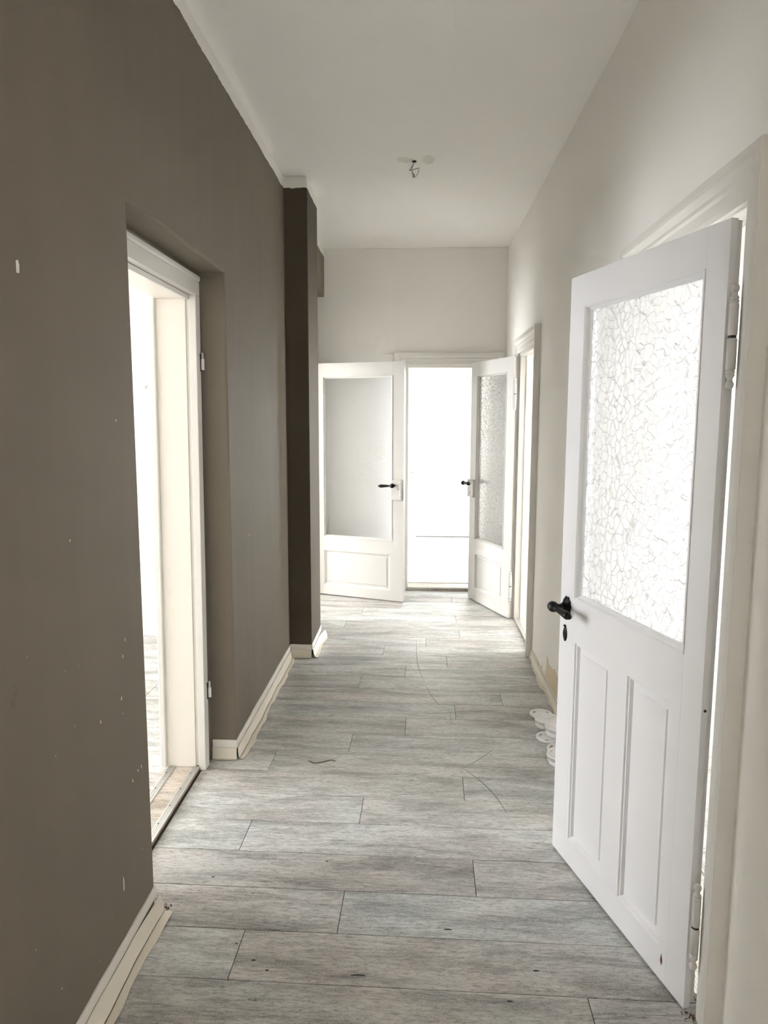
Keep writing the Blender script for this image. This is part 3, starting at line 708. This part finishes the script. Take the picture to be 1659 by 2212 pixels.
# ------------------------------------------------------------------ smoke alarms piled on the floor
def alarm(loc, r, label, tilt=(0, 0, 0), rot=0.0):
    e = empty('smoke_alarm', loc); e.rotation_euler = (tilt[0], tilt[1], rot); tag(e, label, 'smoke alarm', None, 'smoke alarms on the floor')
    k = r / 0.058
    bm = bmesh.new(); lathe(bm, [(0.046 * k, 0.0), (0.050 * k, 0.003), (0.054 * k, 0.014), (0.056 * k, 0.026)], (0, 0, 0), (0, 0, 1), 40); finish('base', bm, 'plastic', e, smooth=True)
    bm = bmesh.new(); lathe(bm, [(0.0515 * k, 0.026), (0.0515 * k, 0.030)], (0, 0, 0), (0, 0, 1), 40); finish('vent_slot', bm, 'slot', e)
    bm = bmesh.new(); lathe(bm, [(0.057 * k, 0.030), (0.058 * k, 0.0325), (0.058 * k, 0.034)], (0, 0, 0), (0, 0, 1), 40); finish('vent_ring', bm, 'plastic', e, smooth=True)
    bm = bmesh.new(); lathe(bm, [(0.0525 * k, 0.034), (0.0525 * k, 0.038)], (0, 0, 0), (0, 0, 1), 40); finish('vent_slot', bm, 'slot', e)
    bm = bmesh.new(); lathe(bm, [(0.058 * k, 0.038), (0.0585 * k, 0.045), (0.056 * k, 0.0485), (0.053 * k, 0.047), (0.050 * k, 0.0425), (0.020 * k, 0.0425), (0.004, 0.043)], (0, 0, 0), (0, 0, 1), 40); cv = finish('cover', bm, 'plastic', e, smooth=True)
    bm = bmesh.new(); lathe(bm, [(0.011 * k, 0.042), (0.011 * k, 0.050), (0.0165 * k, 0.051), (0.0165 * k, 0.054), (0.0145 * k, 0.0555), (0.004, 0.056)], (0, 0, 0), (0, 0, 1), 28); finish('test_button', bm, 'plastic', e, smooth=True)
    for i in range(3):
        a = 0.5 + i * 2.1
        bm = bmesh.new(); add_box(bm, -0.0035, -0.0009, 0.0420, 0.0035, 0.0009, 0.0431)
        bmesh.ops.transform(bm, matrix=Matrix.Rotation(a, 4, 'Z') @ Matrix.Translation((0.044 * k, 0, 0)) @ Matrix.Rotation(R90, 4, 'Z'), verts=bm.verts); finish('slot_mark', bm, 'slot', cv)
    return e
def plate(loc, r, label, tilt=(0, 0, 0)):
    e = empty('mounting_plate', loc); e.rotation_euler = tilt; tag(e, label, 'mounting plate', None, 'alarm mounting plates on the floor')
    bm = bmesh.new(); lathe(bm, [(r * 0.97, 0), (r, 0.002), (r, 0.010), (r * 0.965, 0.0115), (r * 0.93, 0.010), (r * 0.92, 0.004), (0.004, 0.004)], (0, 0, 0), (0, 0, 1), 40); finish('dish', bm, 'plastic', e, smooth=True)
    bm = bmesh.new(); lathe(bm, [(0.022, 0.004), (0.022, 0.007), (0.018, 0.0075), (0.004, 0.006)], (0, 0, 0), (0, 0, 1), 24); finish('centre_ring', bm, 'plastic', e, smooth=True)
    for a in (0.4, 2.5, 4.4):
        bm = bmesh.new(); add_box(bm, -0.008, -0.003, 0.004, 0.008, 0.003, 0.009)
        bmesh.ops.transform(bm, matrix=Matrix.Rotation(a, 4, 'Z') @ Matrix.Translation((r * 0.68, 0, 0)) @ Matrix.Rotation(R90, 4, 'Z'), verts=bm.verts); finish('clip', bm, 'plastic2', e)
    return e
plate((0.636, 3.575, 0.0), 0.056, 'white round mounting plate lying farthest back behind the smoke alarms')
alarm((0.640, 3.435, 0.0), 0.058, 'white round smoke alarm with test button at the back of the pile')
plate((0.625, 3.305, 0.0), 0.055, 'white mounting plate under the middle smoke alarm')
alarm((0.670, 3.320, 0.0118), 0.058, 'white smoke alarm resting on a mounting plate in the middle of the pile', (0.02, 0.0, 0), 0.7)
plate((0.650, 3.185, 0.0), 0.050, 'white mounting plate lying between two smoke alarms')
alarm((0.632, 3.05, 0.0), 0.058, 'white smoke alarm nearest the glazed door edge', (0, 0, 0), 1.9)

# ------------------------------------------------------------------ ceiling cable
cb = tag(empty('lamp_cable', (-0.033, 4.174, ZC)), 'loose electric wires hanging out of a hole in the white ceiling', 'cable')
bm = bmesh.new(); lathe(bm, [(0.011, 0.0), (0.013, -0.002), (0.010, -0.005), (0.006, -0.006)], (0, 0, 0), (0, 0, 1), 12); finish('cable_hole', bm, 'dirt', cb)
def wire(pts, r, mt, nm='wire'):
    bm = bmesh.new(); tube(bm, smooth_pts(pts, 5), r, 8); return finish(nm, bm, mt, cb, smooth=True)
wire([(0.0, 0, 0), (-0.004, 0, -0.015), (-0.013, 0.002, -0.038), (-0.012, 0, -0.055), (-0.004, -0.003, -0.070)], 0.0024, 'cable', 'sheath')
wire([(0.002, 0, 0), (-0.010, 0, -0.025), (-0.026, 0, -0.046), (-0.024, 0, -0.048), (0.0, 0.0, -0.043), (0.028, 0.003, -0.034)], 0.0014, 'cable2')
wire([(-0.003, 0, -0.068), (0.005, 0, -0.082), (0.018, 0, -0.068), (0.022, 0, -0.058), (0.026, 0, -0.040)], 0.0012, 'cable2')
wire([(-0.006, -0.003, -0.062), (-0.006, -0.003, -0.082), (0.0, -0.003, -0.084), (0.001, -0.003, -0.070)], 0.0022, 'cable2')

# ------------------------------------------------------------------ small things in the rooms beyond
tb = tag(empty('light_switch', (-1.822, 4.81, 1.698)), 'small white double switch plate on the wall beyond the niche doorway', 'switch')  # small wall device, shaped as a double switch
box('back_plate', -0.032, -0.006, -0.02, 0.032, 0.0, 0.02, 'plastic', tb, 0.002)
box('cover_rim', -0.026, -0.010, -0.014, 0.026, -0.006, 0.006, 'plastic2', tb, 0.002)
box('rocker', -0.022, -0.013, -0.011, -0.002, -0.010, 0.003, 'plastic', tb, 0.001); box('rocker', 0.002, -0.013, -0.011, 0.022, -0.010, 0.003, 'plastic', tb, 0.001)
kb = tag(empty('wall_knob', (-0.092, 9.09, 0.826)), 'small grey metal hook on the white wall beyond the far doorway', 'knob')  # knob-like fitting with a short arm, exact use unknown
bm = bmesh.new(); lathe(bm, [(0.018, 0), (0.020, 0.003), (0.016, 0.012), (0.008, 0.02)], (0.02, 0, 0), (0, -1, 0), 16); finish('mount', bm, 'plastic2', kb, smooth=True)
bm = bmesh.new(); tube(bm, [(0.02, -0.018, 0), (0.0, -0.022, 0.003), (-0.03, -0.02, 0.003)], 0.006, 8); finish('arm', bm, 'plastic2', kb, smooth=True)
S(box('baseboard_far_room', -0.02, 9.155, 0, 3.0, 9.17, 0.06, 'door', None, 0.002), 'low white skirting at the foot of the far room wall', 'baseboard')
S(box('baseboard_side_room', WEST, 4.795, 0, WX, 4.81, 0.06, 'door', None, 0.002), 'low white skirting in the room beyond the niche doorway', 'baseboard')
